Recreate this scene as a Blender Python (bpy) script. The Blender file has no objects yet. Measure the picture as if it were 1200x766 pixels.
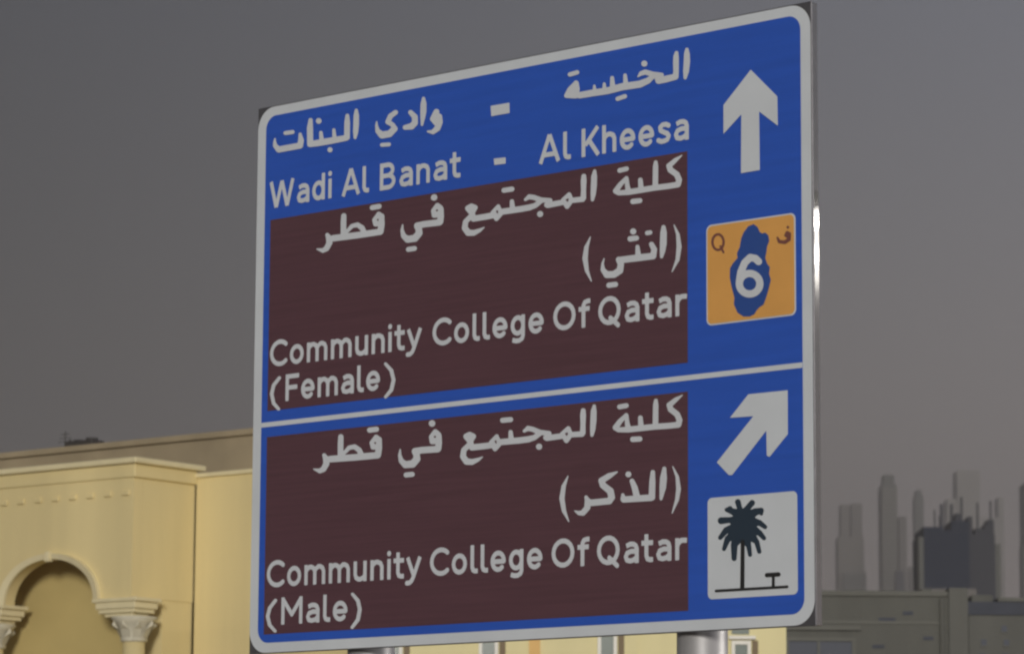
import bpy, bmesh, math, random
import numpy as np
from mathutils import Vector, Matrix

random.seed(7)
S = bpy.context.scene
R = math.radians
FPX = 4100.0                                   # focal length in pixels of the 1200 px wide photograph
PITCH, ROLL = 0.15385, 0.00568
EYE = Vector((0, 0, 1.5))

# ------------------------------------------------------------------ camera
cam_d = bpy.data.cameras.new('camera'); cam = bpy.data.objects.new('camera', cam_d)
S.collection.objects.link(cam); S.camera = cam
cam_d.sensor_width = 36.0; cam_d.lens = FPX / 1200 * 36.0
cam_d.clip_start = 0.1; cam_d.clip_end = 20000
_f = Vector((0, math.cos(PITCH), math.sin(PITCH))); _u = Vector((0, -math.sin(PITCH), math.cos(PITCH))); _r = Vector((1, 0, 0))
_r2 = _r * math.cos(ROLL) + _u * math.sin(ROLL); _u2 = -_r * math.sin(ROLL) + _u * math.cos(ROLL)
cam.matrix_world = Matrix(((_r2.x, _u2.x, -_f.x, EYE.x), (_r2.y, _u2.y, -_f.y, EYE.y), (_r2.z, _u2.z, -_f.z, EYE.z), (0, 0, 0, 1)))
cam_d.dof.use_dof = True; cam_d.dof.focus_distance = 20.3; cam_d.dof.aperture_fstop = 5.0

# ------------------------------------------------------------------ sky, sun, exposure
W = bpy.data.worlds.new("World"); S.world = W; W.use_nodes = True
nt = W.node_tree; N = nt.nodes; L = nt.links; N.clear()
SUN_EL, SUN_AZ = 11.0, 184.0                   # behind the camera, a little to its left
def node(t, **k):
    n = N.new(t)
    for a, b in k.items(): setattr(n, a, b)
    return n
out = node('ShaderNodeOutputWorld')
sky = node('ShaderNodeTexSky', sky_type='NISHITA', sun_disc=False, sun_elevation=R(SUN_EL), sun_rotation=R(SUN_AZ))
b1 = node('ShaderNodeBackground'); b1.inputs['Strength'].default_value = 0.004
L.new(sky.outputs[0], b1.inputs['Color'])
tc = node('ShaderNodeTexCoord'); sep = node('ShaderNodeSeparateXYZ'); L.new(tc.outputs['Generated'], sep.inputs[0])
ramp = node('ShaderNodeValToRGB'); cr = ramp.color_ramp; cr.interpolation = 'B_SPLINE'
cr.elements[0].position = 0.0; cr.elements[0].color = (0.235, 0.190, 0.180, 1)
cr.elements[1].position = 1.0; cr.elements[1].color = (0.045, 0.050, 0.064, 1)
for p, c in ((0.10, (0.180, 0.157, 0.152, 1)), (0.17, (0.121, 0.115, 0.121, 1)), (0.25, (0.094, 0.097, 0.117, 1)), (0.5, (0.065, 0.071, 0.088, 1))):
    e = cr.elements.new(p); e.color = c
L.new(sep.outputs['Z'], ramp.inputs[0])
mr = node('ShaderNodeMapRange', interpolation_type='SMOOTHSTEP')      # city glow: the sky is paler to the right
for i, v in ((1, -0.45), (2, 0.45), (3, 0.02), (4, 2.5)): mr.inputs[i].default_value = v
L.new(sep.outputs['X'], mr.inputs[0])
nz = node('ShaderNodeTexNoise'); nz.inputs['Scale'].default_value = 5.0; nz.inputs['Detail'].default_value = 3.0
L.new(tc.outputs['Generated'], nz.inputs['Vector'])
mn = node('ShaderNodeMapRange'); mn.inputs[3].default_value = 0.93; mn.inputs[4].default_value = 1.07
L.new(nz.outputs[0], mn.inputs[0])
mul = node('ShaderNodeMath', operation='MULTIPLY'); L.new(mr.outputs[0], mul.inputs[0]); L.new(mn.outputs[0], mul.inputs[1])
b2 = node('ShaderNodeBackground'); L.new(ramp.outputs[0], b2.inputs['Color']); L.new(mul.outputs[0], b2.inputs['Strength'])
ad = node('ShaderNodeAddShader'); L.new(b1.outputs[0], ad.inputs[0]); L.new(b2.outputs[0], ad.inputs[1]); L.new(ad.outputs[0], out.inputs[0])

sd = bpy.data.lights.new('sun', 'SUN'); sd.energy = 1.95; sd.angle = R(10); sd.color = (1.0, 0.95, 0.86)
sun = bpy.data.objects.new('sun', sd); S.collection.objects.link(sun)
sdir = Vector((math.sin(R(SUN_AZ)) * math.cos(R(SUN_EL)), math.cos(R(SUN_AZ)) * math.cos(R(SUN_EL)), math.sin(R(SUN_EL))))
sun.rotation_euler = sdir.to_track_quat('Z', 'Y').to_euler()
S.view_settings.view_transform = 'Standard'; S.view_settings.look = 'None'
S.view_settings.exposure = 0.0; S.view_settings.gamma = 1.0
S.render.engine = 'CYCLES'
S.cycles.use_denoising = True; S.cycles.max_bounces = 6; S.cycles.volume_bounces = 1
S.cycles.sample_clamp_direct = 3.0; S.cycles.filter_width = 2.4

# ------------------------------------------------------------------ materials
def mat(name, col, rough=0.6, metal=0.0, var=0.0, scale=4.0, bump=0.0, bscale=60.0, emit=None, spec=0.5, aniso=0.0, streak=False, aniso_map=None):
    m = bpy.data.materials.new(name); m.use_nodes = True
    t = m.node_tree; b = t.nodes['Principled BSDF']
    b.inputs['Base Color'].default_value = (*col, 1); b.inputs['Roughness'].default_value = rough; b.inputs['Metallic'].default_value = metal
    b.inputs['Specular IOR Level'].default_value = spec
    if aniso: b.inputs['Anisotropic'].default_value = aniso
    g = t.nodes.new('ShaderNodeTexCoord')
    if var:
        mp = t.nodes.new('ShaderNodeMapping'); t.links.new(g.outputs['Object'], mp.inputs[0])
        if aniso_map: mp.inputs['Scale'].default_value = aniso_map
        if streak: mp.inputs['Scale'].default_value = (1, 1, 0.12)
        n = t.nodes.new('ShaderNodeTexNoise'); n.inputs['Scale'].default_value = scale; n.inputs['Detail'].default_value = 6.0
        t.links.new(mp.outputs[0], n.inputs['Vector'])
        r = t.nodes.new('ShaderNodeMapRange'); r.inputs[1].default_value = 0.25; r.inputs[2].default_value = 0.75
        r.inputs[3].default_value = 1 - var; r.inputs[4].default_value = 1 + var; t.links.new(n.outputs[0], r.inputs[0])
        x = t.nodes.new('ShaderNodeMix'); x.data_type = 'RGBA'; x.blend_type = 'MULTIPLY'; x.inputs[0].default_value = 1
        x.inputs[6].default_value = (*col, 1); t.links.new(r.outputs[0], x.inputs[7]); t.links.new(x.outputs[2], b.inputs['Base Color'])
    if bump:
        n = t.nodes.new('ShaderNodeTexNoise'); n.inputs['Scale'].default_value = bscale; n.inputs['Detail'].default_value = 4.0
        t.links.new(g.outputs['Object'], n.inputs['Vector'])
        u = t.nodes.new('ShaderNodeBump'); u.inputs['Strength'].default_value = bump; u.inputs['Distance'].default_value = 0.02
        t.links.new(n.outputs[0], u.inputs['Height']); t.links.new(u.outputs[0], b.inputs['Normal'])
    if emit:
        b.inputs['Emission Color'].default_value = (*emit[0], 1); b.inputs['Emission Strength'].default_value = emit[1]
    return m
M = dict(
    film_white=mat('white_film', (0.66, 0.71, 0.78), 0.5, var=0.05, scale=3),
    film_text=mat('lettering_film', (0.66, 0.70, 0.77), 0.5, var=0.06, scale=3),
    film_blue=mat('blue_film', (0.028, 0.108, 0.57), 0.42, var=0.08, scale=2.2, aniso_map=(0.5, 1, 9)),
    film_brown=mat('brown_film', (0.104, 0.048, 0.064), 0.5, var=0.14, scale=4, aniso_map=(0.3, 1, 12)),
    film_orange=mat('orange_film', (0.78, 0.40, 0.11), 0.5, var=0.06, scale=4),
    film_navy=mat('navy_film', (0.030, 0.085, 0.34), 0.45),
    film_dark=mat('dark_film', (0.022, 0.040, 0.065), 0.5),
    film_black=mat('black_film', (0.02, 0.02, 0.022), 0.5),
    film_maroon=mat('maroon_film', (0.20, 0.075, 0.065), 0.5),
    film_pink=mat('pale_orange_film', (0.80, 0.48, 0.36), 0.5),
    alu=mat('aluminium', (0.34, 0.34, 0.35), 0.036, 0.82, var=0.04, scale=9),
    alu_dark=mat('weathered_aluminium', (0.14, 0.14, 0.16), 0.5, 0.6, var=0.2, scale=9),
    galv=mat('galvanised_steel', (0.46, 0.46, 0.48), 0.48, 0.45, var=0.10, scale=14, streak=True),
    steel=mat('painted_steel', (0.34, 0.35, 0.36), 0.45, 0.4),
    stucco=mat('cream_stucco', (0.76, 0.64, 0.34), 0.9, var=0.10, scale=1.3, streak=True, bump=0.25, bscale=50),
    stucco2=mat('yellow_stucco', (0.76, 0.69, 0.40), 0.9, var=0.06, scale=2.0, bump=0.25, bscale=50, streak=True),
    stucco3=mat('ochre_stucco', (0.74, 0.48, 0.19), 0.9, var=0.06, scale=2.0),
    attic=mat('unlit_attic_stucco', (0.34, 0.28, 0.19), 0.9, var=0.13, scale=1.6, bump=0.2, bscale=40),  # darkened base colour: the attic is painted as out of the floodlights
    trim=mat('pale_moulding', (0.76, 0.68, 0.44), 0.8, var=0.05, scale=4),
    cap=mat('pale_stone', (0.60, 0.57, 0.46), 0.8, var=0.12, scale=9),
    frame=mat('white_window_frame', (0.78, 0.77, 0.72), 0.5),
    glass=mat('grey_glass', (0.16, 0.20, 0.19), 0.15),
    glass_dark=mat('dark_window_glass', (0.035, 0.045, 0.075), 0.55),
    porch=mat('shaded_porch_stucco', (0.54, 0.43, 0.18), 0.9, var=0.12, scale=0.8),  # shade inside the arches is put into this darker ochre
    brown=mat('brown_shutter', (0.20, 0.15, 0.09), 0.7),
    conc=mat('grey_concrete', (0.125, 0.127, 0.117), 0.95, var=0.25, scale=0.8, bump=0.3, bscale=12, streak=True),
    conc2=mat('grey_render', (0.135, 0.137, 0.128), 0.95, var=0.22, scale=0.7, bump=0.3, bscale=12, streak=True),
    conc_edge=mat('pale_concrete', (0.140, 0.142, 0.130), 0.9, var=0.1, scale=1.5),
    roofdark=mat('dark_roofing', (0.055, 0.062, 0.085), 0.8, var=0.2, scale=1.5),
    tower=mat('tower_cladding', (0.20, 0.19, 0.185), 0.8, var=0.08, scale=0.05),
    tower2=mat('tower_cladding_grey', (0.12, 0.125, 0.12), 0.7, var=0.08, scale=0.05),
    pale=mat('haze_tinted_cladding', (0.32, 0.31, 0.30), 0.8, var=0.1, scale=0.05),  # distance haze painted in: albedo lifted towards the sky tone
    slab=mat('floor_slab_concrete', (0.26, 0.25, 0.23), 0.8),
    tglass=mat('blue_curtain_wall', (0.026, 0.035, 0.062), 0.5, spec=0.08, var=0.2, scale=0.04),
    tglass2=mat('grey_curtain_wall', (0.060, 0.064, 0.082), 0.5, spec=0.08, var=0.2, scale=0.04),
    ac=mat('dark_metal_casing', (0.05, 0.045, 0.045), 0.7, var=0.2),
    sand=mat('sand', (0.30, 0.25, 0.19), 0.95, var=0.12, scale=0.3, bump=0.3, bscale=8),
    asphalt=mat('asphalt', (0.05, 0.05, 0.052), 0.9, var=0.15, scale=1.0, bump=0.4, bscale=90),
    paint=mat('road_paint', (0.75, 0.75, 0.72), 0.7, var=0.08),
    kerb=mat('kerb_concrete', (0.36, 0.35, 0.33), 0.9, var=0.1),
    lamp=mat('lamp_glass', (0.9, 0.9, 0.9), 0.3, emit=((1.0, 0.95, 0.86), 12.0)),
)

# ------------------------------------------------------------------ object helpers
def link(o): S.collection.objects.link(o); return o
def obj(name, verts, faces, m, parent=None, smooth=False, label=None, stuff=False):
    me = bpy.data.meshes.new(name); me.from_pydata([tuple(v) for v in verts], [], faces); me.update()
    me.materials.append(M[m])
    if smooth:
        for p in me.polygons: p.use_smooth = True
    o = link(bpy.data.objects.new(name, me))
    if parent: o.parent = parent
    if label: o['label'] = label
    if stuff: o['kind'] = 'stuff'
    return o
def empty(name, label, cat, loc=(0, 0, 0), rz=0, group=None):
    o = link(bpy.data.objects.new(name, None)); o.location = loc; o.rotation_euler = (0, 0, rz)
    o['label'] = label; o['category'] = cat
    if group: o['group'] = group
    return o
def box(x0, x1, y0, y1, z0, z1):
    return ([(x0, y0, z0), (x1, y0, z0), (x1, y1, z0), (x0, y1, z0), (x0, y0, z1), (x1, y0, z1), (x1, y1, z1), (x0, y1, z1)],
            [(0, 3, 2, 1), (4, 5, 6, 7), (0, 1, 5, 4), (1, 2, 6, 5), (2, 3, 7, 6), (3, 0, 4, 7)])
def boxes(lst):
    V, F = [], []
    for b in lst:
        v, f = box(*b); k = len(V); V += v; F += [tuple(i + k for i in q) for q in f]
    return V, F
def bevelled(o, w=0.01, seg=2):
    m = o.modifiers.new('bevel', 'BEVEL'); m.width = w; m.segments = seg; m.limit_method = 'ANGLE'; return o
def lathe(prof, cx, cy, n=32):
    V, F = [], []
    for r, z in prof:
        for k in range(n):
            a = 2 * math.pi * k / n; V.append((cx + r * math.cos(a), cy + r * math.sin(a), z))
    for j in range(len(prof) - 1):
        for k in range(n):
            F.append((j * n + k, j * n + (k + 1) % n, (j + 1) * n + (k + 1) % n, (j + 1) * n + k))
    F.append(tuple(range(n))[::-1]); F.append(tuple(range((len(prof) - 1) * n, len(prof) * n)))
    return V, F
def structure(o): o['kind'] = 'structure'; return o

# ------------------------------------------------------------------ geometry of the photograph
def ray(px, py): return _f + _r2 * ((px - 600) / FPX) - _u2 * ((py - 383) / FPX)
SO, SYAW, SWID, SZ0, SZ1 = (0.01404, 20.07324), 0.72072, 4.28576, 2.80096, 6.20096
SU = Vector((math.cos(SYAW), -math.sin(SYAW), 0)); SN = Vector((math.sin(SYAW), math.cos(SYAW), 0)); SC = Vector((SO[0], SO[1], 0))
def sg(px, py):                                 # photograph point -> the sign's own face, in metres
    d = ray(px, py); t = (SC - EYE).dot(SN) / d.dot(SN); p = EYE + d * t
    return (p - SC).dot(SU), p.z

# ------------------------------------------------------------------ flat lettering: stroke skeletons outlined by marching squares
def sdf(strokes, polys, X, Y):
    D = np.full(X.shape, 1e9)
    for st in strokes:
        butt = st and st[0] == 'b'
        pts = st[1:] if butt else st
        n = len(pts) - 1
        if n == 0:
            D = np.minimum(D, np.hypot(X - pts[0][0], Y - pts[0][1]) - pts[0][2]); continue
        for i in range(n):
            (x0, y0, r0), (x1, y1, r1) = pts[i], pts[i + 1]
            dx, dy = x1 - x0, y1 - y0; l = math.hypot(dx, dy) or 1e-9
            t = ((X - x0) * dx + (Y - y0) * dy) / (l * l); tc_ = np.clip(t, 0, 1)
            d = np.hypot(X - x0 - tc_ * dx, Y - y0 - tc_ * dy) - (r0 + (r1 - r0) * tc_)
            if butt and i == 0: d = np.maximum(d, -t * l)
            if butt and i == n - 1: d = np.maximum(d, (t - 1) * l)
            D = np.minimum(D, d)
    for P in polys:
        inside = np.zeros(X.shape, bool); dd = np.full(X.shape, 1e9)
        for i in range(len(P)):
            (x0, y0), (x1, y1) = P[i], P[(i + 1) % len(P)]
            c = ((y0 > Y) != (y1 > Y)); 
            if y1 != y0: inside ^= c & (X < (x1 - x0) * (Y - y0) / (y1 - y0) + x0)
            dx, dy = x1 - x0, y1 - y0; l2 = dx * dx + dy * dy or 1e-9
            t = np.clip(((X - x0) * dx + (Y - y0) * dy) / l2, 0, 1); dd = np.minimum(dd, np.hypot(X - x0 - t * dx, Y - y0 - t * dy))
        D = np.minimum(D, np.where(inside, -dd, dd))
    return D
def contour(strokes, polys, holes=(), step=0.5):
    P = [p for s in strokes for p in (s[1:] if s[0] == 'b' else s)]
    xs = [p[0] for p in P] + [q[0] for pl in polys for q in pl]; ys = [p[1] for p in P] + [q[1] for pl in polys for q in pl]
    rm = max([p[2] for p in P] + [0]) + 2 * step
    gx = np.arange(min(xs) - rm, max(xs) + rm + step, step); gy = np.arange(min(ys) - rm, max(ys) + rm + step, step)
    X, Y = np.meshgrid(gx, gy); D = sdf(strokes, polys, X, Y)
    for (hx, hy, hr) in holes: D = np.maximum(D, hr - np.hypot(X - hx, Y - hy))
    V, F, idx = [], [], {}
    def vert(x, y):
        k = (round(x, 4), round(y, 4))
        if k not in idx: idx[k] = len(V); V.append((x, y))
        return idx[k]
    ins = D < 0
    for j in range(len(gy) - 1):
        a = ins[j, :-1]; b = ins[j, 1:]; c = ins[j + 1, 1:]; d = ins[j + 1, :-1]
        full = a & b & c & d; some = (a | b | c | d) & ~full
        i = 0; nx = len(gx) - 1
        while i < nx:
            if full[i]:
                k = i
                while k < nx and full[k]: k += 1
                F.append((vert(gx[i], gy[j]), vert(gx[k], gy[j]), vert(gx[k], gy[j + 1]), vert(gx[i], gy[j + 1]))); i = k; continue
            if some[i]:
                cs = [(gx[i], gy[j], D[j, i]), (gx[i + 1], gy[j], D[j, i + 1]), (gx[i + 1], gy[j + 1], D[j + 1, i + 1]), (gx[i], gy[j + 1], D[j + 1, i])]
                poly = []
                for q in range(4):
                    p0, p1 = cs[q], cs[(q + 1) % 4]
                    if p0[2] < 0: poly.append(vert(p0[0], p0[1]))
                    if (p0[2] < 0) != (p1[2] < 0):
                        t = p0[2] / (p0[2] - p1[2]); poly.append(vert(p0[0] + (p1[0] - p0[0]) * t, p0[1] + (p1[1] - p0[1]) * t))
                poly = [p for n_, p in enumerate(poly) if p != poly[n_ - 1]]
                if len(poly) >= 3: F.append(tuple(poly))
            i += 1
    return V, F
def traced(name, O, strokes, m, parent, layer, polys=(), holes=(), dz=0.0, label=None):
    """O = (x, y, scale): the strokes were measured in an enlargement whose corner is at (x, y) of the photograph."""
    ox, oy, s = O
    q = 0.90 if name == 'lettering' else 1.0
    st = [[(ox + x / s, oy + y / s, q * r / s) for x, y, r in t] for t in strokes]
    pl = [[(ox + x / s, oy + y / s) for x, y in t] for t in polys]
    ho = [(ox + x / s, oy + y / s, r / s) for x, y, r in holes]
    V, F = contour(st, pl, ho)
    W3 = []
    for x, y in V:
        u, v = sg(x, y); W3.append((u, -0.002 * layer, v + dz))
    return obj(name, W3, F, m, parent, label=label)

# ------------------------------------------------------------------ Latin alphabet of the sign, cap height 1, stroke half-width Q
Q = 0.085
def arc(cx, cy, rx, ry, a0, a1, n=18): return [(cx + rx * math.cos(R(a0 + (a1 - a0) * k / n)), cy + ry * math.sin(R(a0 + (a1 - a0) * k / n))) for k in range(n + 1)]
LO = Q
def glyphs():
    G = {}
    G['C'] = (0.66, [arc(.39, .5, .31, .42, 48, 312)])
    G['O'] = (0.74, [arc(.37, .5, .29, .42, 0, 360)])
    G['Q'] = (0.76, [arc(.37, .5, .29, .42, 0, 360), [(.40, .24), (.64, -.04)]])
    G['W'] = (0.94, [['b', (.07, 1), (.27, 0)], ['b', (.27, 0), (.47, .98)], ['b', (.47, .98), (.67, 0)], ['b', (.67, 0), (.87, 1)]])
    G['A'] = (0.66, [['b', (.05, 0), (.33, .99)], ['b', (.33, .99), (.61, 0)], [(.17, .29), (.49, .29)]])
    G['l'] = (0.27, [['b', (.09, 1), (.09, .22), (.12, .12), (.18, LO), (.27, LO)]])
    G['B'] = (0.60, [['b', (.09, 0), (.09, 1)], [(.09, LO), (.30, LO)] + arc(.30, .30, .20, .22, -90, 90) + [(.09, .52)], [(.09, 1 - LO), (.28, 1 - LO)] + arc(.28, .72, .18, .20, 90, -90)])
    G['K'] = (0.60, [['b', (.09, 0), (.09, 1)], ['b', (.55, 1.0), (.15, .40)], ['b', (.27, .56), (.57, 0)]])
    G['F'] = (0.52, [['b', (.09, 0), (.09, 1)], ['b', (.09, 1 - LO), (.52, 1 - LO)], ['b', (.09, .50), (.46, .50)]])
    G['M'] = (0.78, [['b', (.09, 0), (.09, 1)], ['b', (.69, 0), (.69, 1)], [(.10, .91), (.39, .36)], [(.39, .36), (.68, .91)]])
    xh = .74 - Q
    G['a'] = (0.50, [['b', (.42, 0), (.42, .48), (.39, .59), (.32, xh - .01), (.22, xh), (.10, xh - .06)], [(.42, .40), (.25, .41), (.13, .36), (.085, .235), (.12, .12), (.22, LO), (.32, .11), (.42, .20)]])
    G['d'] = (0.51, [['b', (.42, 0), (.42, 1)], arc(.25, .37, .17, .29, 0, 360)])
    G['g'] = (0.51, [['b', (.42, .74), (.42, .0), (.39, -.11), (.30, -.17), (.20, -.175), (.08, -.13)], arc(.25, .37, .17, .28, 0, 360)])
    G['i'] = (0.18, [['b', (.09, 0), (.09, .74)], ['dot', (.09, .93, .098)]])
    sh = lambda x0, x1: [(x0, .48), (x0 + .03, .57), (x0 + .12, xh), ((x0 + x1) / 2 + .03, xh), (x1 - .04, .60), (x1, .48), (x1, .20), (x1, 0)]
    G['n'] = (0.51, [['b', (.09, 0), (.09, .74)], ['be'] + sh(.09, .42)])
    G['h'] = (0.51, [['b', (.09, 0), (.09, 1)], ['be'] + sh(.09, .42)])
    G['m'] = (0.79, [['b', (.09, 0), (.09, .74)], ['be'] + sh(.09, .395), ['be'] + sh(.395, .70)])
    G['u'] = (0.51, [['b', (.42, 0), (.42, .74)], ['b', (.09, .74), (.09, .26), (.12, .14), (.20, LO), (.28, LO), (.38, .15), (.42, .24)]])
    G['t'] = (0.36, [['b', (.15, .95), (.15, .22), (.18, .12), (.25, LO), (.35, LO)], ['b', (.0, xh), (.35, xh)]])
    G['f'] = (0.35, [['b', (.37, 1 - LO), (.29, 1 - LO), (.20, .88), (.16, .78), (.16, 0)], ['b', (.01, xh), (.35, xh)]])
    G['e'] = (0.53, [[(.10, .36), (.44, .36)], arc(.265, .37, .185, .29, 0, 312)])
    G['s'] = (0.45, [[(.37, .60), (.29, xh), (.18, xh), (.105, .585), (.12, .47), (.22, .395), (.32, .335), (.375, .24), (.33, .12), (.22, LO), (.14, LO), (.05, .14)]])
    G['o'] = (0.54, [arc(.27, .37, .19, .29, 0, 360)])
    G['y'] = (0.50, [['b', (.05, .74), (.26, .06)], ['be', (.03, -.175), (.12, -.17), (.19, -.10), (.25, .05), (.46, .74)]])
    G['r'] = (0.36, [['b', (.09, 0), (.09, .74)], ['b', (.09, .46), (.13, .57), (.21, .655), (.30, xh), (.38, xh - .01)]])
    G['6'] = (0.60, [[(.47, .86), (.36, .92), (.24, .90), (.14, .76), (.09, .5), (.09, .36)], arc(.30, .33, .21, .25, 0, 360)])
    return G
GL = glyphs()
def latin(word, x0, x1, base, cap, m, parent, layer, label=None):
    """x0, x1: left and right end of the ink on the sign, in metres; base: height of the baseline."""
    gap, K = 0.060, 100.0
    tot = sum(GL[c][0] for c in word) + gap * (len(word) - 1) 
    kx = (x1 - x0) / (cap * tot)
    strokes, x = [], 0.0
    for c in word:
        w, ss = GL[c]
        for s in ss:
            tag = s[0] if isinstance(s[0], str) else None
            if tag == 'dot':
                px, py, r = s[1]; strokes.append([((x + px) * kx * K, py * K, r * K)]); continue
            pts = [((x + p[0]) * kx * K, p[1] * K, Q * K) for p in (s[1:] if tag else s)]
            if tag == 'b': strokes.append(['b'] + pts)
            elif tag == 'be':                   # only the last end is cut square
                h = len(pts) // 2; strokes.append(pts[:h + 1]) if len(pts) > 2 else None
                strokes.append(pts[:-1]); strokes.append(['b'] + pts[-2:])
            else: strokes.append(pts)
        x += w + gap
    V, F = contour([s for s in strokes if s], [], step=2.0)
    k = cap / K
    return obj('lettering', [(x0 + a * k, -0.002 * layer, base + b * k) for a, b in V], F, m, parent, label=label)

def rrect(u0, u1, z0, z1, r, y, n=10):
    V = []
    for cx, cz, a in ((u1 - r, z1 - r, 0), (u0 + r, z1 - r, 90), (u0 + r, z0 + r, 180), (u1 - r, z0 + r, 270)):
        for k in range(n + 1): V.append((cx + r * math.cos(R(a + 90 * k / n)), y, cz + r * math.sin(R(a + 90 * k / n))))
    return V, [tuple(range(len(V)))[::-1]]

# ------------------------------------------------------------------ ground
v = [(-6000, -300, 0), (6000, -300, 0), (6000, 9000, 0), (-6000, 9000, 0)]
structure(obj('ground', v, [(0, 1, 2, 3)], 'sand'))
v, f = boxes([(-60, 60, -9, 9, 0.002, 0.006)])
structure(obj('road', v, f, 'asphalt'))
for y in (-9.15, 9.15):
    structure(obj('kerb', *box(-60, 60, y - 0.15, y + 0.15, 0, 0.13), 'kerb'))
v, f = boxes([(-58 + 6 * k, -55 + 6 * k, yy - .07, yy + .07, 0.0065, 0.0105) for k in range(20) for yy in (-3, 3)])
structure(obj('lane_markings', v, f, 'paint'))

# ------------------------------------------------------------------ the direction sign
sign = empty('road_sign', 'large blue and brown Arabic and English direction sign with white border on round posts', 'road sign', (SO[0], SO[1], 0), -SYAW)
HW = SWID / 2
o = bevelled(obj('back_plate', *box(-HW - 0.004, HW + 0.004, 0.0, 0.012, SZ0 - 0.006, SZ1 + 0.006), 'alu_dark', sign), 0.002, 1)
# box-section aluminium frame behind the plate: its right-hand side is the strip that catches the lamp
bevelled(obj('frame_rail', *box(-HW - 0.002, HW + 0.002, 0.0125, 0.055, SZ1 - 0.055, SZ1 + 0.003), 'alu', sign), 0.003, 2)
bevelled(obj('frame_rail', *box(-HW - 0.002, HW + 0.002, 0.0125, 0.055, SZ0 - 0.003, SZ0 + 0.055), 'alu', sign), 0.003, 2)
for s in (-1, 1):
    a, b = sorted((s * (HW + 0.003), s * (HW - 0.05)))
    bevelled(obj('frame_rail', *box(a, b, 0.013, 0.060, SZ0 - 0.0045, SZ1 + 0.0045), 'alu', sign), 0.004, 2)
for z in (3.5, 4.5, 5.5): obj('cross_rail', *box(-HW + 0.06, HW - 0.06, 0.0125, 0.05, z - 0.03, z + 0.03), 'alu', sign)
for u in (-1.308, 1.222):
    v, f = lathe([(0.142, 0.0), (0.142, 0.03), (0.142, 6.02), (0.10, 6.05)], u, 0.20, 48)
    p = obj('post', v, f, 'galv', sign, smooth=True)
    for z in (3.5, 4.5, 5.5): obj('clamp', *lathe([(0.152, z - .025), (0.152, z + .025)], u, 0.20, 32), 'steel', p)
    obj('base_plate', *box(u - .25, u + .25, -.05, .45, 0.001, 0.025), 'steel', p)
obj('white_border', *rrect(-HW, HW, SZ0, SZ1, 0.135, -0.002), 'film_white', sign)
obj('blue_field', *rrect(-2.071, 2.076, 2.861, 6.143, 0.085, -0.004), 'film_blue', sign)
for z0, z1 in ((4.286, 5.482), (2.912, 4.125)):
    obj('brown_panel', [(-2.018, -.006, z0), (1.287, -.006, z0), (1.287, -.006, z1), (-2.018, -.006, z1)], [(0, 1, 2, 3)], 'film_brown', sign)
obj('divider_line', [(-2.071, -.006, 4.187), (2.076, -.006, 4.187), (2.076, -.006, 4.216), (-2.071, -.006, 4.216)], [(0, 1, 2, 3)], 'film_white', sign)

T = 'film_text'
# --- first line
traced('lettering', (730, 50, 9.578), [[(728, 82, 22), (728, 130, 36), (728, 220, 40), (718, 330, 36), (708, 400, 20)],
    [(612, 118, 22), (606, 160, 34), (605, 230, 36), (606, 330, 34), (600, 385, 38)], [(598, 388, 38), (500, 412, 42), (410, 432, 40)],
    [(180, 385, 10), (215, 350, 28), (260, 335, 32), (350, 360, 32), (445, 366, 26)], [(440, 370, 26), (400, 420, 34)],
    [(-165, 545, 42), (0, 500, 45), (200, 470, 44), (290, 432, 38), (340, 390, 30), (400, 372, 28)], [(250, 240, 38)],
    [(-166, 545, 42), (-336, 570, 42), (-476, 595, 40)], [(34, 370, 22), (40, 450, 30)], [(-111, 400, 24), (-106, 500, 34)], [(-200, 466, 18), (-196, 540, 30)], [(-311, 490, 16), (-306, 560, 28)],
    [(-516, 450, 24), (-590, 530, 28), (-625, 600, 28), (-520, 604, 30), (-500, 525, 28), (-508, 455, 24)], [(-586, 362, 27), (-504, 338, 27)], [(-50, 635, 27), (32, 606, 27)]],
    T, sign, 4, polys=[[(-516, 450), (-625, 600), (-500, 604)]])
traced('lettering', (430, 110, 9.57), [[(790, 205, 36), (750, 285, 36), (785, 335, 30), (818, 260, 40), (828, 320, 36), (800, 390, 38), (750, 432, 28), (692, 425, 12)],
    [(645, 55, 20), (645, 110, 36), (643, 200, 38), (636, 270, 30), (628, 350, 16)], [(500, 212, 30), (548, 262, 36), (548, 330, 38), (510, 368, 40), (438, 380, 30)],
    [(332, 212, 30), (275, 252, 32), (245, 318, 32), (300, 352, 28), (320, 395, 38), (262, 452, 42), (180, 465, 44), (132, 422, 30), (118, 360, 18), (120, 315, 8)], [(178, 576, 24), (258, 570, 24)]], T, sign, 4)
traced('lettering', (310, 120, 9.575), [[(1040, 92, 20), (1040, 150, 34), (1038, 250, 36), (1032, 340, 32), (1026, 400, 18)], [(940, 152, 24), (938, 230, 36), (935, 395, 36)],
    [(925, 402, 36), (760, 433, 40), (600, 460, 40), (520, 472, 36)], [(788, 312, 20), (797, 420, 28)], [(643, 342, 22), (652, 440, 30)], [(527, 202, 26), (520, 290, 38), (522, 470, 38)],
    [(410, 360, 20), (420, 430, 36), (408, 488, 38), (300, 508, 38), (170, 532, 38), (130, 490, 28), (124, 445, 18), (128, 412, 10)], [(618, 212, 36)], [(745, 535, 32)], [(245, 348, 25), (325, 336, 25)]], T, sign, 4)
traced('lettering', (540, 40, 4.138), [], T, sign, 4, polys=[[(149, 350), (240, 334), (241, 384), (152, 400)]])
traced('lettering', (540, 40, 4.138), [], T, sign, 4, polys=[[(164, 605), (222, 599), (222, 629), (167, 636)]])

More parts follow.
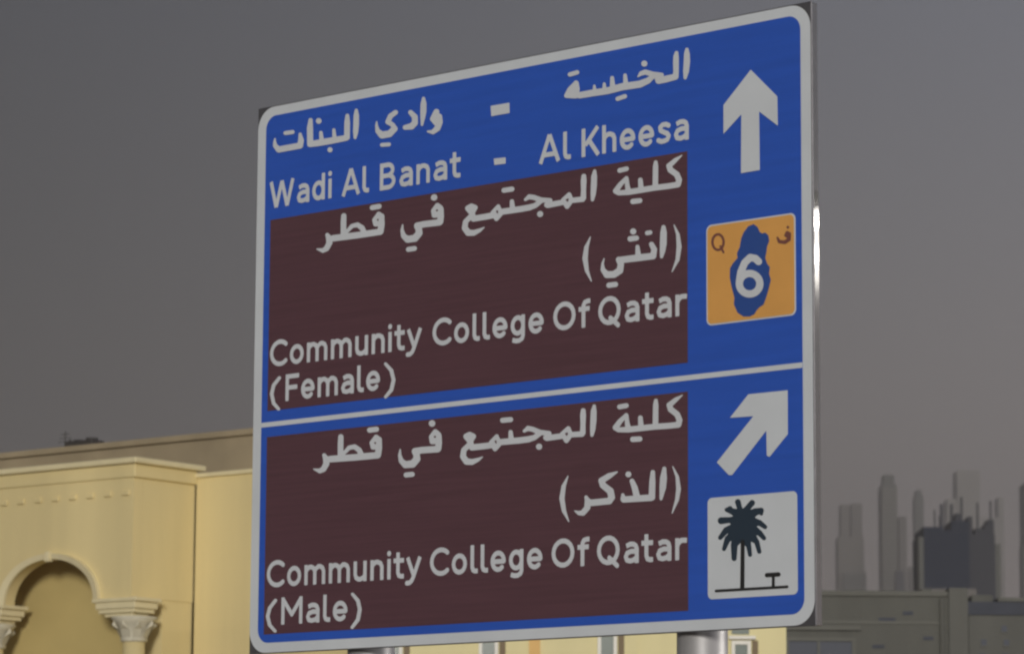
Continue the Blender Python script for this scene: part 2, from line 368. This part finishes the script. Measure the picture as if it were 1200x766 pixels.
# --- the line that stands on both brown panels (measured on the lower one)
for dz in (0.0, 1.355):
    traced('lettering', (710, 470, 12), [[(1088, -84, 8), (1000, -24, 34), (905, 55, 44), (925, 115, 46), (1015, 185, 46), (1048, 265, 46), (1032, 330, 46), (900, 345, 46), (700, 358, 46), (500, 380, 46), (330, 398, 46)],
        [(716, -8, 30), (714, 50, 42), (710, 330, 44)], [(498, 232, 36), (508, 370, 44)], [(300, 195, 32), (210, 285, 40), (150, 370, 46), (190, 402, 38), (330, 398, 46), (312, 300, 36), (305, 210, 30)],
        [(205, 80, 38), (300, 62, 38)], [(392, 536, 42), (490, 530, 40)]], T, sign, 4, dz=dz)
    traced('lettering', (620, 470, 10.944), [[(847, 62, 24), (840, 130, 42), (836, 250, 44), (828, 360, 38), (818, 435, 24)], [(706, 120, 34), (704, 180, 42), (703, 300, 36), (700, 405, 40)],
        [(690, 420, 40), (560, 428, 38)], [(515, 345, 28), (440, 418, 34), (490, 505, 34), (545, 428, 34), (520, 350, 28)], [(420, 448, 40), (240, 472, 42)], [(-50, 382, 22), (0, 348, 36), (60, 360, 36), (150, 400, 38), (265, 410, 32)],
        [(270, 412, 32), (225, 468, 36)], [(160, 405, 36), (80, 465, 38), (0, 488, 44), (-120, 503, 44), (-340, 522, 44)], [(140, 582, 44)],
        [(-225, 395, 30), (-218, 490, 40)], [(-328, 245, 36), (-225, 235, 36)], [(-402, 448, 28), (-470, 528, 36), (-425, 612, 32), (-366, 540, 36), (-402, 455, 28)], [(-450, 560, 44), (-560, 575, 44), (-720, 592, 44)],
        [(-795, 450, 40), (-750, 430, 42), (-705, 450, 40), (-745, 515, 40), (-795, 455, 38)], [(-740, 500, 38), (-730, 580, 40)], [(-758, 560, 38), (-825, 625, 38), (-836, 708, 42), (-790, 772, 46), (-722, 778, 42), (-645, 750, 28), (-585, 714, 8)]],
        T, sign, 4, holes=[(486, 418, 13), (-417, 515, 14)], dz=dz)
    traced('lettering', (360, 485, 7.059), [[(1068, 150, 26), (1038, 190, 26), (1042, 228, 24), (1085, 222, 28), (1092, 170, 26), (1068, 147, 24)], [(1096, 180, 26), (1097, 240, 28), (1090, 285, 30)], [(1085, 290, 30), (960, 298, 30), (900, 307, 30)],
        [(900, 312, 30), (912, 335, 30), (915, 372, 32), (880, 412, 34), (820, 418, 32), (786, 388, 24), (773, 340, 16), (777, 292, 6)], [(1040, 78, 30)], [(826, 503, 23), (876, 498, 23)]], T, sign, 4, holes=[(1064, 188, 9)], dz=dz)
    traced('lettering', (360, 485, 7.059), [[(578, 195, 24), (545, 238, 24), (552, 274, 22), (595, 270, 26), (602, 215, 26), (578, 190, 22)], [(601, 210, 26), (602, 280, 28), (592, 335, 30)], [(590, 340, 30), (400, 358, 30), (200, 372, 30)],
        [(310, 325, 16), (355, 278, 20), (400, 270, 22), (438, 298, 24), (455, 335, 24)], [(286, 188, 24), (284, 240, 26), (283, 360, 26)], [(148, 340, 18), (165, 372, 30), (166, 410, 28), (142, 455, 26), (112, 470, 22), (62, 455, 6)], [(525, 133, 24), (580, 126, 24)]], T, sign, 4, holes=[(570, 238, 8)], dz=dz)
# --- bracketed words
traced('lettering', (670, 255, 8.514), [[(1030, 75, 6), (1068, 170, 20), (1080, 290, 28), (1065, 420, 22), (1010, 540, 6)], [(925, 98, 24), (925, 150, 36), (922, 260, 38), (914, 340, 30), (905, 392, 18)],
    [(805, 268, 28), (832, 320, 32), (822, 380, 34)], [(820, 385, 36), (650, 405, 38), (490, 425, 36)], [(665, 292, 22), (672, 380, 32)], [(480, 422, 34), (500, 468, 34), (488, 530, 38), (430, 568, 38), (360, 570, 38), (320, 522, 26), (317, 460, 14), (332, 410, 6)],
    [(762, 156, 25), (792, 150, 24)], [(622, 140, 34)], [(592, 214, 30), (655, 206, 28)], [(380, 676, 29), (445, 667, 29)], [(195, 195, 6), (155, 300, 24), (142, 410, 30), (160, 530, 22), (205, 635, 6)]], T, sign, 4)
traced('lettering', (640, 540, 7.059), [[(1055, 45, 5), (1092, 130, 16), (1103, 230, 22), (1090, 320, 18), (1050, 430, 5)], [(985, 62, 18), (978, 140, 32), (972, 220, 30), (958, 312, 14)], [(890, 92, 20), (886, 170, 28), (882, 300, 30)],
    [(875, 303, 30), (790, 308, 30), (650, 318, 28)], [(718, 165, 22), (740, 220, 28), (757, 290, 30)], [(642, 278, 14), (647, 312, 28)], [(688, 110, 27)],
    [(595, 90, 7), (530, 122, 26), (465, 162, 28), (478, 200, 30), (538, 248, 32), (550, 300, 30), (530, 328, 30)], [(530, 330, 30), (380, 345, 30), (355, 335, 28)], [(338, 298, 16), (352, 330, 28), (348, 385, 28), (312, 428, 26), (280, 430, 20), (245, 412, 6)],
    [(188, 125, 5), (152, 210, 20), (138, 310, 24), (155, 410, 20), (195, 500, 5)]], T, sign, 4)

# --- Latin words
def us(px, base_py): return sg(px, base_py)[0]
CAP = 0.166
for w, xa, ya, xb, yb, base, cap in (('Wadi', 316.2, 243, 390.5, 233, 5.556, CAP), ('Al', 401.5, 231, 433.5, 226, 5.553, CAP), ('Banat', 445, 222, 541, 210, 5.550, CAP),
        ('Al', 632.5, 192, 670, 186, 5.549, CAP), ('Kheesa', 681.5, 184, 809, 163, 5.547, CAP),
        ('Community', 316.5, 430, 495, 407, 4.557, 0.165), ('College', 507, 405, 639, 390, 4.557, 0.165), ('Of', 648.5, 387, 692, 383, 4.556, 0.165), ('Qatar', 701.3, 381, 805.3, 370, 4.553, 0.165),
        ('Female', 334.5, 470, 447, 456, 4.334, 0.165),
        ('Community', 312.8, 688, 494.5, 676, 3.196, 0.165), ('College', 504, 674, 637.5, 665, 3.197, 0.165), ('Of', 646.5, 664, 691, 662, 3.196, 0.165), ('Qatar', 699.8, 661, 805.3, 655, 3.193, 0.165),
        ('Male', 329.3, 731, 409, 726, 2.966, 0.165)):
    latin(w, us(xa, ya), us(xb, yb), base, cap, T, sign, 4)
for ox, oy, s, st in ((310, 380, 6.381, [[(118, 400, 14), (75, 455, 15), (60, 520, 15), (75, 590, 15), (112, 632, 13)]]),
                      (310, 380, 6.381, [[(912, 296, 13), (955, 345, 16), (972, 415, 16), (955, 490, 16), (912, 542, 13)]]),
                      (310, 640, 6.316, [[(88, 398, 14), (45, 455, 15), (30, 515, 15), (45, 580, 15), (85, 625, 13)]]),
                      (310, 640, 6.316, [[(658, 352, 13), (698, 400, 16), (712, 465, 16), (698, 540, 16), (655, 598, 13)]])):
    traced('lettering', (ox, oy, s), st, T, sign, 4)

# --- arrows
traced('arrow', (810, 60, 4.7875), [], 'film_white', sign, 4, polys=[[(339, 106), (488, 256), (491, 420), (386, 340), (390, 668), (284, 686), (286, 356), (186, 466), (186, 304)]])
traced('arrow', (810, 440, 5.469), [], 'film_white', sign, 4, polys=[[(624, 94), (625, 374), (508, 520), (490, 512), (487, 352), (268, 636), (246, 636), (170, 555), (404, 260), (254, 270), (372, 120)]])

# --- route badge
u0, zt = sg(828.5, 264.5); u1, _ = sg(933, 251); _, zb = sg(829, 382)
badge = obj('route_badge', *rrect(u0, u1, zb, zt, 0.035, -0.006), 'film_white', sign)
obj('badge_field', *rrect(u0 + .009, u1 - .009, zb + .008, zt - .008, 0.03, -0.008), 'film_orange', badge)
BO = (825, 245, 5.473)
traced('outline_map', BO, [], 'film_navy', badge, 5, polys=[[(325, 98), (350, 115), (365, 148), (380, 158), (400, 152), (420, 170), (426, 205), (412, 240), (408, 275), (400, 315), (412, 350), (430, 375), (424, 415), (436, 455), (420, 520), (405, 570), (390, 612), (365, 628), (345, 650), (330, 675), (300, 690), (260, 690), (222, 665), (198, 610), (202, 570), (184, 500), (172, 440), (174, 380), (195, 345), (222, 315), (218, 285), (236, 245), (245, 190), (262, 150), (290, 112)]])
traced('digit', BO, [[(358, 338, 23), (338, 318, 23), (305, 312, 23), (270, 345, 23), (245, 405, 23), (236, 465, 23)], [(301 + 66 * math.cos(a * .2618), 480 + 66 * math.sin(a * .2618), 23) for a in range(25)]], T, badge, 6)
traced('route_letter', BO, [[(97 + 36 * math.cos(a * .2618), 213 + 50 * math.sin(a * .2618), 8) for a in range(25)], [(112, 240, 7), (132, 278, 7)]], 'film_maroon', badge, 5)
traced('route_letter', BO, [[(478, 185, 7), (490, 210, 11), (525, 214, 12), (552, 196, 12), (556, 160, 10), (540, 150, 9), (530, 170, 9), (552, 185, 9)], [(545, 118, 9)]], 'film_maroon', badge, 5)

# --- palm symbol
u0, zt = sg(830, 583.5); u1, _ = sg(935, 576); _, zb = sg(830, 702)
palm = obj('palm_symbol', *rrect(u0, u1, zb, zt, 0.03, -0.006), 'film_white', sign)
PO = (825, 575, 5.892)
def frond(pts): return [p for p in pts]
traced('symbol_crown', PO, [[(280, 180, 40), (252, 120, 18), (240, 76, 20)], [(280, 170, 40), (310, 115, 20), (338, 82, 20)], [(270, 170, 40), (200, 140, 22), (162, 130, 14), (186, 122, 18)],
    [(300, 180, 40), (360, 145, 26), (400, 135, 20), (402, 158, 12)], [(270, 210, 50), (180, 200, 20), (125, 205, 24)], [(320, 210, 40), (390, 220, 20), (428, 248, 15)],
    [(260, 250, 50), (160, 270, 22), (118, 322, 15)], [(330, 260, 40), (390, 290, 20), (420, 325, 15)], [(250, 280, 50), (170, 330, 22), (144, 400, 14)], [(250, 300, 50), (215, 370, 24), (214, 465, 18)],
    [(290, 320, 40), (315, 380, 18), (324, 440, 14)], [(320, 300, 40), (370, 350, 18), (388, 418, 15)]], 'film_dark', palm, 4,
    polys=[[(280 + 92 * math.cos(a * .3142), 235 + 112 * math.sin(a * .3142)) for a in range(20)]])
traced('symbol_trunk', PO, [[(275, 350, 14), (272, 672, 15)]], 'film_black', palm, 5)
traced('symbol_ground', PO, [[(92, 689, 9), (584, 660, 9)]], 'film_black', palm, 6)
traced('symbol_table', PO, [[(442, 580, 15), (522, 575, 15)], [(486, 590, 10), (486, 660, 11)]], 'film_black', palm, 5)

# ------------------------------------------------------------------ street lamp beside the road (off to the right, behind the sign)
LP = Vector((13.167, 21.194, 6.876))
lampo = empty('street_lamp', 'galvanised street lamp with a lit white head, standing to the right of the sign', 'street lamp', (14.0, 23.6, 0), 0)
lx, ly = LP.x - 14.0, LP.y - 23.6
obj('pole', *lathe([(0.11, 0.0), (0.10, 0.5), (0.055, 7.2)], 0, 0, 20), 'galv', lampo, smooth=True)
n_ = 12; ang = math.atan2(ly, lx); dist = math.hypot(lx, ly)
V, F = [], []
for k in range(n_ + 1):
    t = k / n_; r = 0.045; x = dist * 0.92 * t; z = 7.15 + 0.25 * math.sin(t * math.pi / 2) 
    for j in range(8):
        a = 2 * math.pi * j / 8; V.append((x * math.cos(ang) - r * math.cos(a) * math.sin(ang), x * math.sin(ang) + r * math.cos(a) * math.cos(ang), z + r * math.sin(a)))
for k in range(n_):
    for j in range(8): F.append((k * 8 + j, k * 8 + (j + 1) % 8, (k + 1) * 8 + (j + 1) % 8, (k + 1) * 8 + j))
obj('arm', V, F, 'galv', lampo, smooth=True)
hd = bevelled(obj('lamp_head', *box(lx - .45, lx + .35, ly - .16, ly + .16, 7.18, 7.38), 'steel', lampo), 0.05, 3)
bevelled(obj('lamp_lens', *box(lx - .28, lx + .22, ly - .11, ly + .11, 7.155, 7.179), 'lamp', hd), 0.01, 2)
ld = bpy.data.lights.new('lamp_light', 'POINT'); ld.energy = 1900; ld.shadow_soft_size = 0.09; ld.color = (1.0, 0.94, 0.84)
lo = link(bpy.data.objects.new('lamp_light', ld)); lo.location = (LP.x, LP.y, LP.z)

# ------------------------------------------------------------------ villa
VYAW = R(38.5)
villa = empty('villa', 'cream stucco villa with arched corner portico left of the sign', 'villa', (-4.65, 51.5, 0), -VYAW)
# main facade east of the portico (local y = 0 is the facade plane, x along it)
obj('wall', *box(0.0, 6.45, 0.0, 5.3, 0, 7.20), 'stucco', villa)
bevelled(obj('coping', *box(-0.3, 6.50, -0.05, 5.35, 7.2, 7.262), 'trim', villa), 0.01)
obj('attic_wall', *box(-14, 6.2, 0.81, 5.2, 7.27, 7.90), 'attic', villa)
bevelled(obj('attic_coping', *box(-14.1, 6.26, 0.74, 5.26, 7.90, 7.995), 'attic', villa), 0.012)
# porch: back wall, ceiling, left return
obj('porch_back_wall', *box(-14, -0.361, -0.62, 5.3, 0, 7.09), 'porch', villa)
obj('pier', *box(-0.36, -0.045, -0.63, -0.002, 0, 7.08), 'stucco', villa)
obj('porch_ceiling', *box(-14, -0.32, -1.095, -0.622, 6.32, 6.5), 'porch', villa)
obj('roof_slab', *box(-14, -0.003, -1.095, 0.001, 7.15, 7.255), 'stucco', villa)
# arcade wall: flat wall with arched openings; thickness 0.3
Y0, Y1 = -1.29, -1.10
def arcade(bays, x_end, ztop, zs, rx, rise):
    V, F = [], []
    def quad(*p):
        k = len(V); V.extend(p); F.append(tuple(range(k, k + len(p))))
    n = 28; xr = x_end
    for cx in bays:
        xs = [cx + rx * math.cos(math.pi * k / n) for k in range(n + 1)]; zsx = [zs + rise * math.sin(math.pi * k / n) for k in range(n + 1)]
        for y in (Y0, Y1):
            quad((xr, y, zs), (xs[0], y, zs), (xs[0], y, ztop), (xr, y, ztop))
            for k in range(n): quad((xs[k], y, zsx[k]), (xs[k + 1], y, zsx[k + 1]), (xs[k + 1], y, ztop), (xs[k], y, ztop))
        for k in range(n): quad((xs[k], Y0, zsx[k]), (xs[k], Y1, zsx[k]), (xs[k + 1], Y1, zsx[k + 1]), (xs[k + 1], Y0, zsx[k + 1]))
        quad((xr, Y0, zs), (xr, Y1, zs), (xs[0], Y1, zs), (xs[0], Y0, zs)); xr = xs[-1]
    xl = xr - 0.55
    for y in (Y0, Y1): quad((xr, y, zs), (xl, y, zs), (xl, y, ztop), (xr, y, ztop))
    quad((xr, Y0, zs), (xr, Y1, zs), (xl, Y1, zs), (xl, Y0, zs))
    quad((x_end, Y0, zs), (x_end, Y1, zs), (x_end, Y1, ztop), (x_end, Y0, ztop)); quad((xl, Y0, zs), (xl, Y1, zs), (xl, Y1, ztop), (xl, Y0, ztop))
    quad((x_end, Y0, ztop), (xl, Y0, ztop), (xl, Y1, ztop), (x_end, Y1, ztop))
    return V, F
ZS, RX, RISE = 5.36, 0.95, 0.64
BAYS = [-1.70 - 2.70 * k for k in range(4)]
obj('arcade_wall', *arcade(BAYS, -0.03, 7.10, ZS, RX, RISE), 'stucco', villa)
obj('side_wall', *box(-0.31, -0.03, Y1 + 0.002, -0.002, ZS, 7.099), 'stucco', villa)
bevelled(obj('cornice', *box(-14, 0.02, Y0 - 0.03, -0.001, 7.10, 7.30), 'stucco', villa), 0.015)
bevelled(obj('coping', *box(-14, 0.10, Y0 - 0.10, 0.10, 7.30, 7.385), 'trim', villa), 0.02)
for k in range(40):
    x = -0.17 - 0.364 * k
    bevelled(obj('dentil', *box(x - 0.075, x + 0.075, Y0 - 0.035, Y0 - 0.001, 6.84, 6.92), 'stucco', villa), 0.012, 1)
# arch mouldings with a small keystone
for bi, cx in enumerate(BAYS):
    V, F = [], []; n = 36
    for k in range(n + 1):
        a = math.pi * k / n
        for r_, y in ((0.0, Y0 - 0.001), (0.0, Y0 - 0.05), (0.115, Y0 - 0.075), (0.115, Y0 - 0.001)):
            V.append((cx + (RX - 0.01 + r_) * math.cos(a), y, ZS + (RISE - 0.01 + r_ * 0.72) * math.sin(a)))
    for k in range(n):
        for j in range(4): F.append((k * 4 + j, k * 4 + (j + 1) % 4, (k + 1) * 4 + (j + 1) % 4, (k + 1) * 4 + j))
    am = obj('arch_moulding', V, F, 'trim', villa)
    bevelled(obj('keystone', *box(cx - 0.045, cx + 0.045, Y0 - 0.10, Y0 - 0.003, ZS + RISE - 0.05, ZS + RISE + 0.10), 'trim', am), 0.01)
def column(cx, cy):
    c = obj('column', *lathe([(0.24, 0.0), (0.24, 0.25), (0.185, 0.32), (0.175, 2.0), (0.160, 4.72)], cx, cy, 32), 'stucco', villa, smooth=False)
    for p in c.data.polygons: p.use_smooth = len(p.vertices) == 4
    k = obj('capital', *lathe([(0.165, 4.72), (0.195, 4.735), (0.195, 4.77), (0.185, 4.79), (0.215, 4.90), (0.26, 4.99), (0.34, 5.06), (0.33, 5.085)], cx, cy, 32), 'cap', c, smooth=False)
    for p in k.data.polygons: p.use_smooth = len(p.vertices) == 4
    for q in range(8):
        a = math.pi * 2 * q / 8 + .2
        obj('acanthus_leaf', [(cx + r_ * math.cos(a + t), cy + r_ * math.sin(a + t), z) for r_, t, z in ((.20, -.30, 4.79), (.20, .30, 4.79), (.255, .26, 4.90), (.33, .0, 4.965), (.255, -.26, 4.90), (.30, 0, 5.03))],
            [(0, 1, 2, 4), (4, 2, 3), (4, 3, 5), (2, 5, 3)], 'cap', k)
for cx in [-0.10] + [b - 1.35 for b in BAYS]: 
    column(cx, Y0 + 0.15)
    h = 0.40 if cx < -1 else 0.40
    prof = [(h - .12, 5.09, 5.14), (h - .04, 5.14, 5.20), (h, 5.20, 5.30), (h + .05, 5.30, 5.357)]
    x_off = 0 if cx < -1 else -0.18
    v, f = boxes([(cx + x_off - a, cx + x_off + a, Y0 + 0.165 - a * .6, Y0 + 0.165 + a * .6, z0, z1 - 0.0015) for a, z0, z1 in prof])
    bevelled(obj('impost', v, f, 'trim', villa), 0.008, 1)

# rear wing under the sign: frontal wall with narrow windows (built square to the road)
wing = empty('villa_wing', 'bright yellow annexe with narrow white-framed windows, seen beneath the sign', 'building', (0, 44, 0), 0)
obj('wall', *box(-1.85, 3.465, 0.0, 3.2, 0, 5.15), 'stucco2', wing)
bevelled(obj('coping', *box(-1.9, 3.52, -0.06, 3.26, 5.151, 5.25), 'trim', wing), 0.01)
obj('pilaster', *box(0.237, 0.376, -0.035, -0.001, 0, 5.149), 'stucco3', wing)
obj('pilaster', *box(1.43, 1.60, -0.03, -0.001, 0, 5.149), 'stucco2', wing)
for xw, zt in ((-0.25, 4.95), (1.24, 4.95), (2.92, 4.36), (-1.45, 4.95)):
    fr = bevelled(obj('window', *boxes([(xw - .145, xw - .10, -.04, .02, 2.9, zt), (xw + .055, xw + .10, -.04, .02, 2.9, zt), (xw - .10, xw + .055, -.038, .02, zt - .05, zt), (xw - .10, xw + .055, -.038, .02, 2.9, 2.95)]), 'frame', wing), 0.004, 1)
    obj('pane', *box(xw - .10, xw + .055, -.012, -.003, 2.951, zt - .051), 'glass', fr)
    bevelled(obj('shutter', *box(xw + .115, xw + .19, -.03, -.002, 2.9, zt), 'brown', wing), 0.004, 1)
bevelled(obj('window_head', *box(2.74, 3.08, -.07, -.001, 4.375, 4.42), 'frame', wing), 0.006, 1)
obj('window_hood', *box(2.78, 3.0, -.012, -.001, 4.44, 5.0), 'glass', wing)

# rooftop clutter
VU = Vector((math.cos(VYAW), -math.sin(VYAW), 0)); VN = Vector((math.sin(VYAW), math.cos(VYAW), 0)); VO = Vector((-4.65, 51.5, 0))
ac = empty('rooftop_unit', 'small dark air conditioning unit on the roof of the villa, beside a thin mast', 'air conditioner', VO + VU * -4.4 + VN * 2.0 + Vector((0, 0, 7.9)), -VYAW)
bevelled(obj('casing', *box(-.30, .30, -.15, .15, 0.06, .36), 'ac', ac), 0.02)
obj('fan_guard', *lathe([(0.10, .36), (0.10, .385)], -.12, 0, 20), 'ac', ac); obj('fan_guard', *lathe([(0.10, .36), (0.10, .40)], .16, 0, 20), 'ac', ac)
for sx in (-.24, .24): obj('foot', *box(sx - .03, sx + .03, -.13, .13, 0, .059), 'ac', ac)
obj('pipe', *lathe([(0.02, 0), (0.02, .42)], -.36, .02, 8), 'ac', ac)
ant = empty('roof_mast', 'thin dark aerial mast on the villa roof, left of the air conditioning unit', 'aerial', VO + VU * -4.85 + VN * 2.0 + Vector((0, 0, 7.9)), -VYAW)
obj('mast', *lathe([(0.014, 0), (0.008, .55)], 0, 0, 8), 'ac', ant)
for z, l in ((.50, .10), (.44, .13), (.38, .16)): obj('element', *box(-l, l, -.004, .004, z, z + .008), 'ac', ant)

# ------------------------------------------------------------------ low dark buildings on the right
g = empty('low_building', 'dark grey concrete building with a flat roof and one dark window, right of the sign', 'building', (0, 70, 0), 0)
obj('wall', *box(4.6, 9.0, 0, 9, 0, 6.95), 'conc', g)
bevelled(obj('parapet', *box(4.55, 8.75, -.06, 9.05, 6.952, 7.06), 'conc_edge', g), 0.015)
obj('string_course', *box(6.15, 8.7, -.025, -.001, 6.40, 6.46), 'conc_edge', g)
obj('string_course', *box(4.6, 7.0, -.09, -.041, 6.27, 6.36), 'conc_edge', g)
for x, w, z in ((7.53, .17, 6.49), (8.35, .1, 6.12), (7.35, .12, 5.95), (7.95, .1, 6.62)):
    fr = obj('vent', *box(x - w, x + w, -.02, -.001, z - .035, z + .035), 'roofdark', g)
wf = obj('window', *boxes([(5.48, 5.56, -.07, .02, 4.5, 6.12), (6.82, 6.90, -.07, .02, 4.5, 6.12), (5.561, 6.819, -.069, .02, 6.05, 6.12), (6.13, 6.18, -.06, .02, 4.5, 6.05)]), 'conc_edge', g)
obj('pane', *box(5.561, 6.129, -.02, -.003, 4.5, 6.049), 'glass_dark', wf); obj('pane', *box(6.181, 6.819, -.022, -.003, 4.5, 6.049), 'glass_dark', wf)
obj('downpipe', *lathe([(0.05, 0), (0.05, 6.9)], 8.62, -.08, 12), 'conc', g)
obj('pier', *box(8.76, 9.14, -.10, 0.6, 0, 7.12), 'conc2', g)
for x, w, h in ((5.1, .25, .10), (6.45, .12, .06), (7.0, .2, .09), (7.9, .35, .05), (8.45, .1, .12)): obj('roof_hatch', *box(x - w, x + w, 1.0, 1.5, 7.061, 7.061 + h), 'conc', g)

g2 = empty('neighbouring_building', 'grey rendered building with small square windows and dark roof, lower right corner', 'building', (0, 71.5, 0), 0)
obj('wall', *box(9.36, 18, 0, 9, 0, 6.70), 'conc2', g2)
obj('roof', *box(9.34, 18.05, -.05, 9, 6.701, 6.97), 'roofdark', g2)
bevelled(obj('roof_edge', *box(9.95, 18.1, -.09, 9, 6.971, 7.05), 'conc', g2), 0.01)
bevelled(obj('roof_tank', *box(9.5, 9.95, .6, 1.3, 6.975, 7.16), 'conc', g2), 0.03)
for r_ in range(3):
    for c_ in range(10):
        x = 9.62 + c_ * .46 + (.04 if r_ % 2 else 0); z = 6.42 - r_ * .28
        if (r_, c_) in ((0, 0), (0, 2), (1, 3)): continue
        w_ = obj('window', *box(x - .055, x + .055, -.02, -.001, z - .06, z + .06), 'glass_dark', g2)
        obj('sill', *box(x - .07, x + .07, -.035, -.001, z - .085, z - .062), 'conc_edge', w_)

# ------------------------------------------------------------------ towers far off in the haze
def tower(name, label, D, x0, x1, ztop, m, depth=None, floors=3.6, slabs=None, extra=(), k=1.0):
    if k != 1.0:                                # the same building surveyed at another distance
        h = lambda z: max(0.0, 1.5 + (z - 1.5) * k)
        D, x0, x1, ztop, depth = D * k, x0 * k, x1 * k, h(ztop), (depth or 20) * k
        extra = [(n_, (b[0] * k, b[1] * k, b[2] * k, b[3] * k, h(b[4]) if b[4] else 0.0, h(b[5])), m_) for n_, b, m_ in extra]
    cx = (x0 + x1) / 2; w = (x1 - x0) / 2; dp = depth or (x1 - x0)
    t = empty(name, label, 'tower', (cx, D, 0), 0, None)
    obj('shaft', *box(-w, w, 0, dp, 0, ztop), m, t)
    if slabs:
        z = 20.0; L_ = []
        while z < ztop - 2: L_.append((-w - .35, w + .35, -.5, dp + .5, z, z + .75)); z += floors
        obj('balcony_slabs', *boxes(L_), slabs, t, stuff=True)
    for (nm, b, mm) in extra: obj(nm, *box(b[0] - cx, b[1] - cx, b[2], b[3], b[4], b[5]), mm, t)
    return t
tower('apartment_tower', 'pale hazy tower with a stepped paler top, nearest to the sign in the skyline', 1500, 140.8, 151.6, 143.9, 'tower', 12, 1.9, 'slab',
      [('crown', (142.0, 146.0, 1, 10, 144, 157.8), 'tower'), ('crown', (146.6, 151.2, 1, 10, 144, 158.3), 'tower'), ('podium', (142.2, 152, -6, -1, 0, 128), 'tower2')])
tower('banded_tower', 'slim hazy tower with many horizontal floor bands and a small cap', 1400, 149.2, 155.0, 155.5, 'tower2', 14, 1.8, 'slab',
      [('cap', (149.8, 154.2, 1, 9, 155.6, 159.4), 'tower2'), ('lower_block', (155.9, 158.9, 0, 12, 0, 142.6), 'tower'), ('side_block', (153.5, 156.5, -9, -3, 0, 120), 'tglass2')])
tower('slender_tower', 'slender dark hazy tower touching the left side of the dark blue glass blocks', 1600, 185.5, 189.5, 172.5, 'tower2', 10, 5.0, None,
      [('cap', (186.2, 188.8, 1, 9, 172.51, 175), 'tower2'), ('lower_block', (182.9, 185.4, 1, 9, 0, 140), 'tower')])
tower('glass_office_block', 'dark blue glass block with a sloping roofline, left one of the dark pair', 900, 106.5, 118.2, 88.0, 'tglass', 25, 4, None,
      [('roof_step', (106.5, 111.5, .5, 20, 88.01, 89.6), 'tglass'), ('roof_step', (111.51, 114.5, .5, 20, 88.01, 88.8), 'tglass'), ('mast', (109.8, 110.2, 5, 5.4, 89.7, 94.5), 'tglass2'),
       ('mast', (111.0, 111.3, 5, 5.3, 88.9, 93.0), 'tglass2'), ('edge_fin', (105.2, 106.45, 0, 6, 0, 87), 'tower2'), ('podium', (104, 118, -14, -5, 0, 72.5), 'tower')], k=0.4)
t5 = tower('glass_tower', 'broad dark grey-blue tower with a jagged stepped crown, right one of the dark pair', 950, 124.5, 131.8, 92.5, 'tglass2', 22, 4, None,
      [('stair_core', (119.8, 124.45, -1.5, 16, 0, 96.0), 'tglass'), ('edge_fin', (131.85, 133.4, 1, 10, 0, 90), 'tower2'), ('roof_step', (126.5, 129.2, .6, 9, 92.51, 94.2), 'tglass2'), ('roof_step', (130.0, 131.7, .6, 9, 92.51, 96.5), 'tglass2'),
       ('mast', (120.2, 120.8, 3, 4, 96.1, 101), 'tglass2'), ('mast', (117.4, 118.1, 3, 4, 0, 101), 'tglass2'), ('mast', (123.0, 123.5, 3, 4, 96.1, 103), 'tglass2'), ('roof_step', (121.2, 122.6, 0, 8, 96.01, 98.2), 'tglass2'), ('roof_step', (124.6, 125.8, .6, 9, 92.51, 97.4), 'tglass2'), ('roof_step', (129.25, 129.95, .6, 9, 92.51, 95.4), 'tglass2'), ('mast', (127.4, 127.8, 3, 4, 94.21, 101.5), 'tglass2'), ('mast', (131.0, 131.4, 3, 4, 96.51, 102), 'tglass2')], k=0.4)
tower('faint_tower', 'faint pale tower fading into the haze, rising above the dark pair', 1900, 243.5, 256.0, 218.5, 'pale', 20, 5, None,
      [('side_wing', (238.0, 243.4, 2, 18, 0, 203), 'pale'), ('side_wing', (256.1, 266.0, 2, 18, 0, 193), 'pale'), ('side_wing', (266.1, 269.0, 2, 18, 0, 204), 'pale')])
tower('edge_tower', 'dark hazy tower cut off by the right edge of the photograph', 1300, 192.6, 203, 146, 'tower2', 20, 4, None,
      [('crown', (194.5, 201, 1, 15, 146.01, 152), 'tower2'), ('podium', (191, 192.5, 2, 12, 0, 122), 'tower2')])

# ------------------------------------------------------------------ night haze
hm = bpy.data.materials.new('haze'); hm.use_nodes = True; t = hm.node_tree; t.nodes.clear()
o_ = t.nodes.new('ShaderNodeOutputMaterial'); pv = t.nodes.new('ShaderNodeVolumePrincipled')
pv.inputs['Color'].default_value = (0.93, 0.90, 0.88, 1); pv.inputs['Density'].default_value = 0.00068; pv.inputs['Anisotropy'].default_value = 0.45
t.links.new(pv.outputs[0], o_.inputs['Volume'])
v, f = box(-1500, 1500, -150, 2200, -1.0, 235)
me = bpy.data.meshes.new('haze'); me.from_pydata(v, [], f); me.materials.append(hm)
hz = link(bpy.data.objects.new('haze', me)); hz['kind'] = 'stuff'; hz['label'] = 'thin night haze over the whole scene'
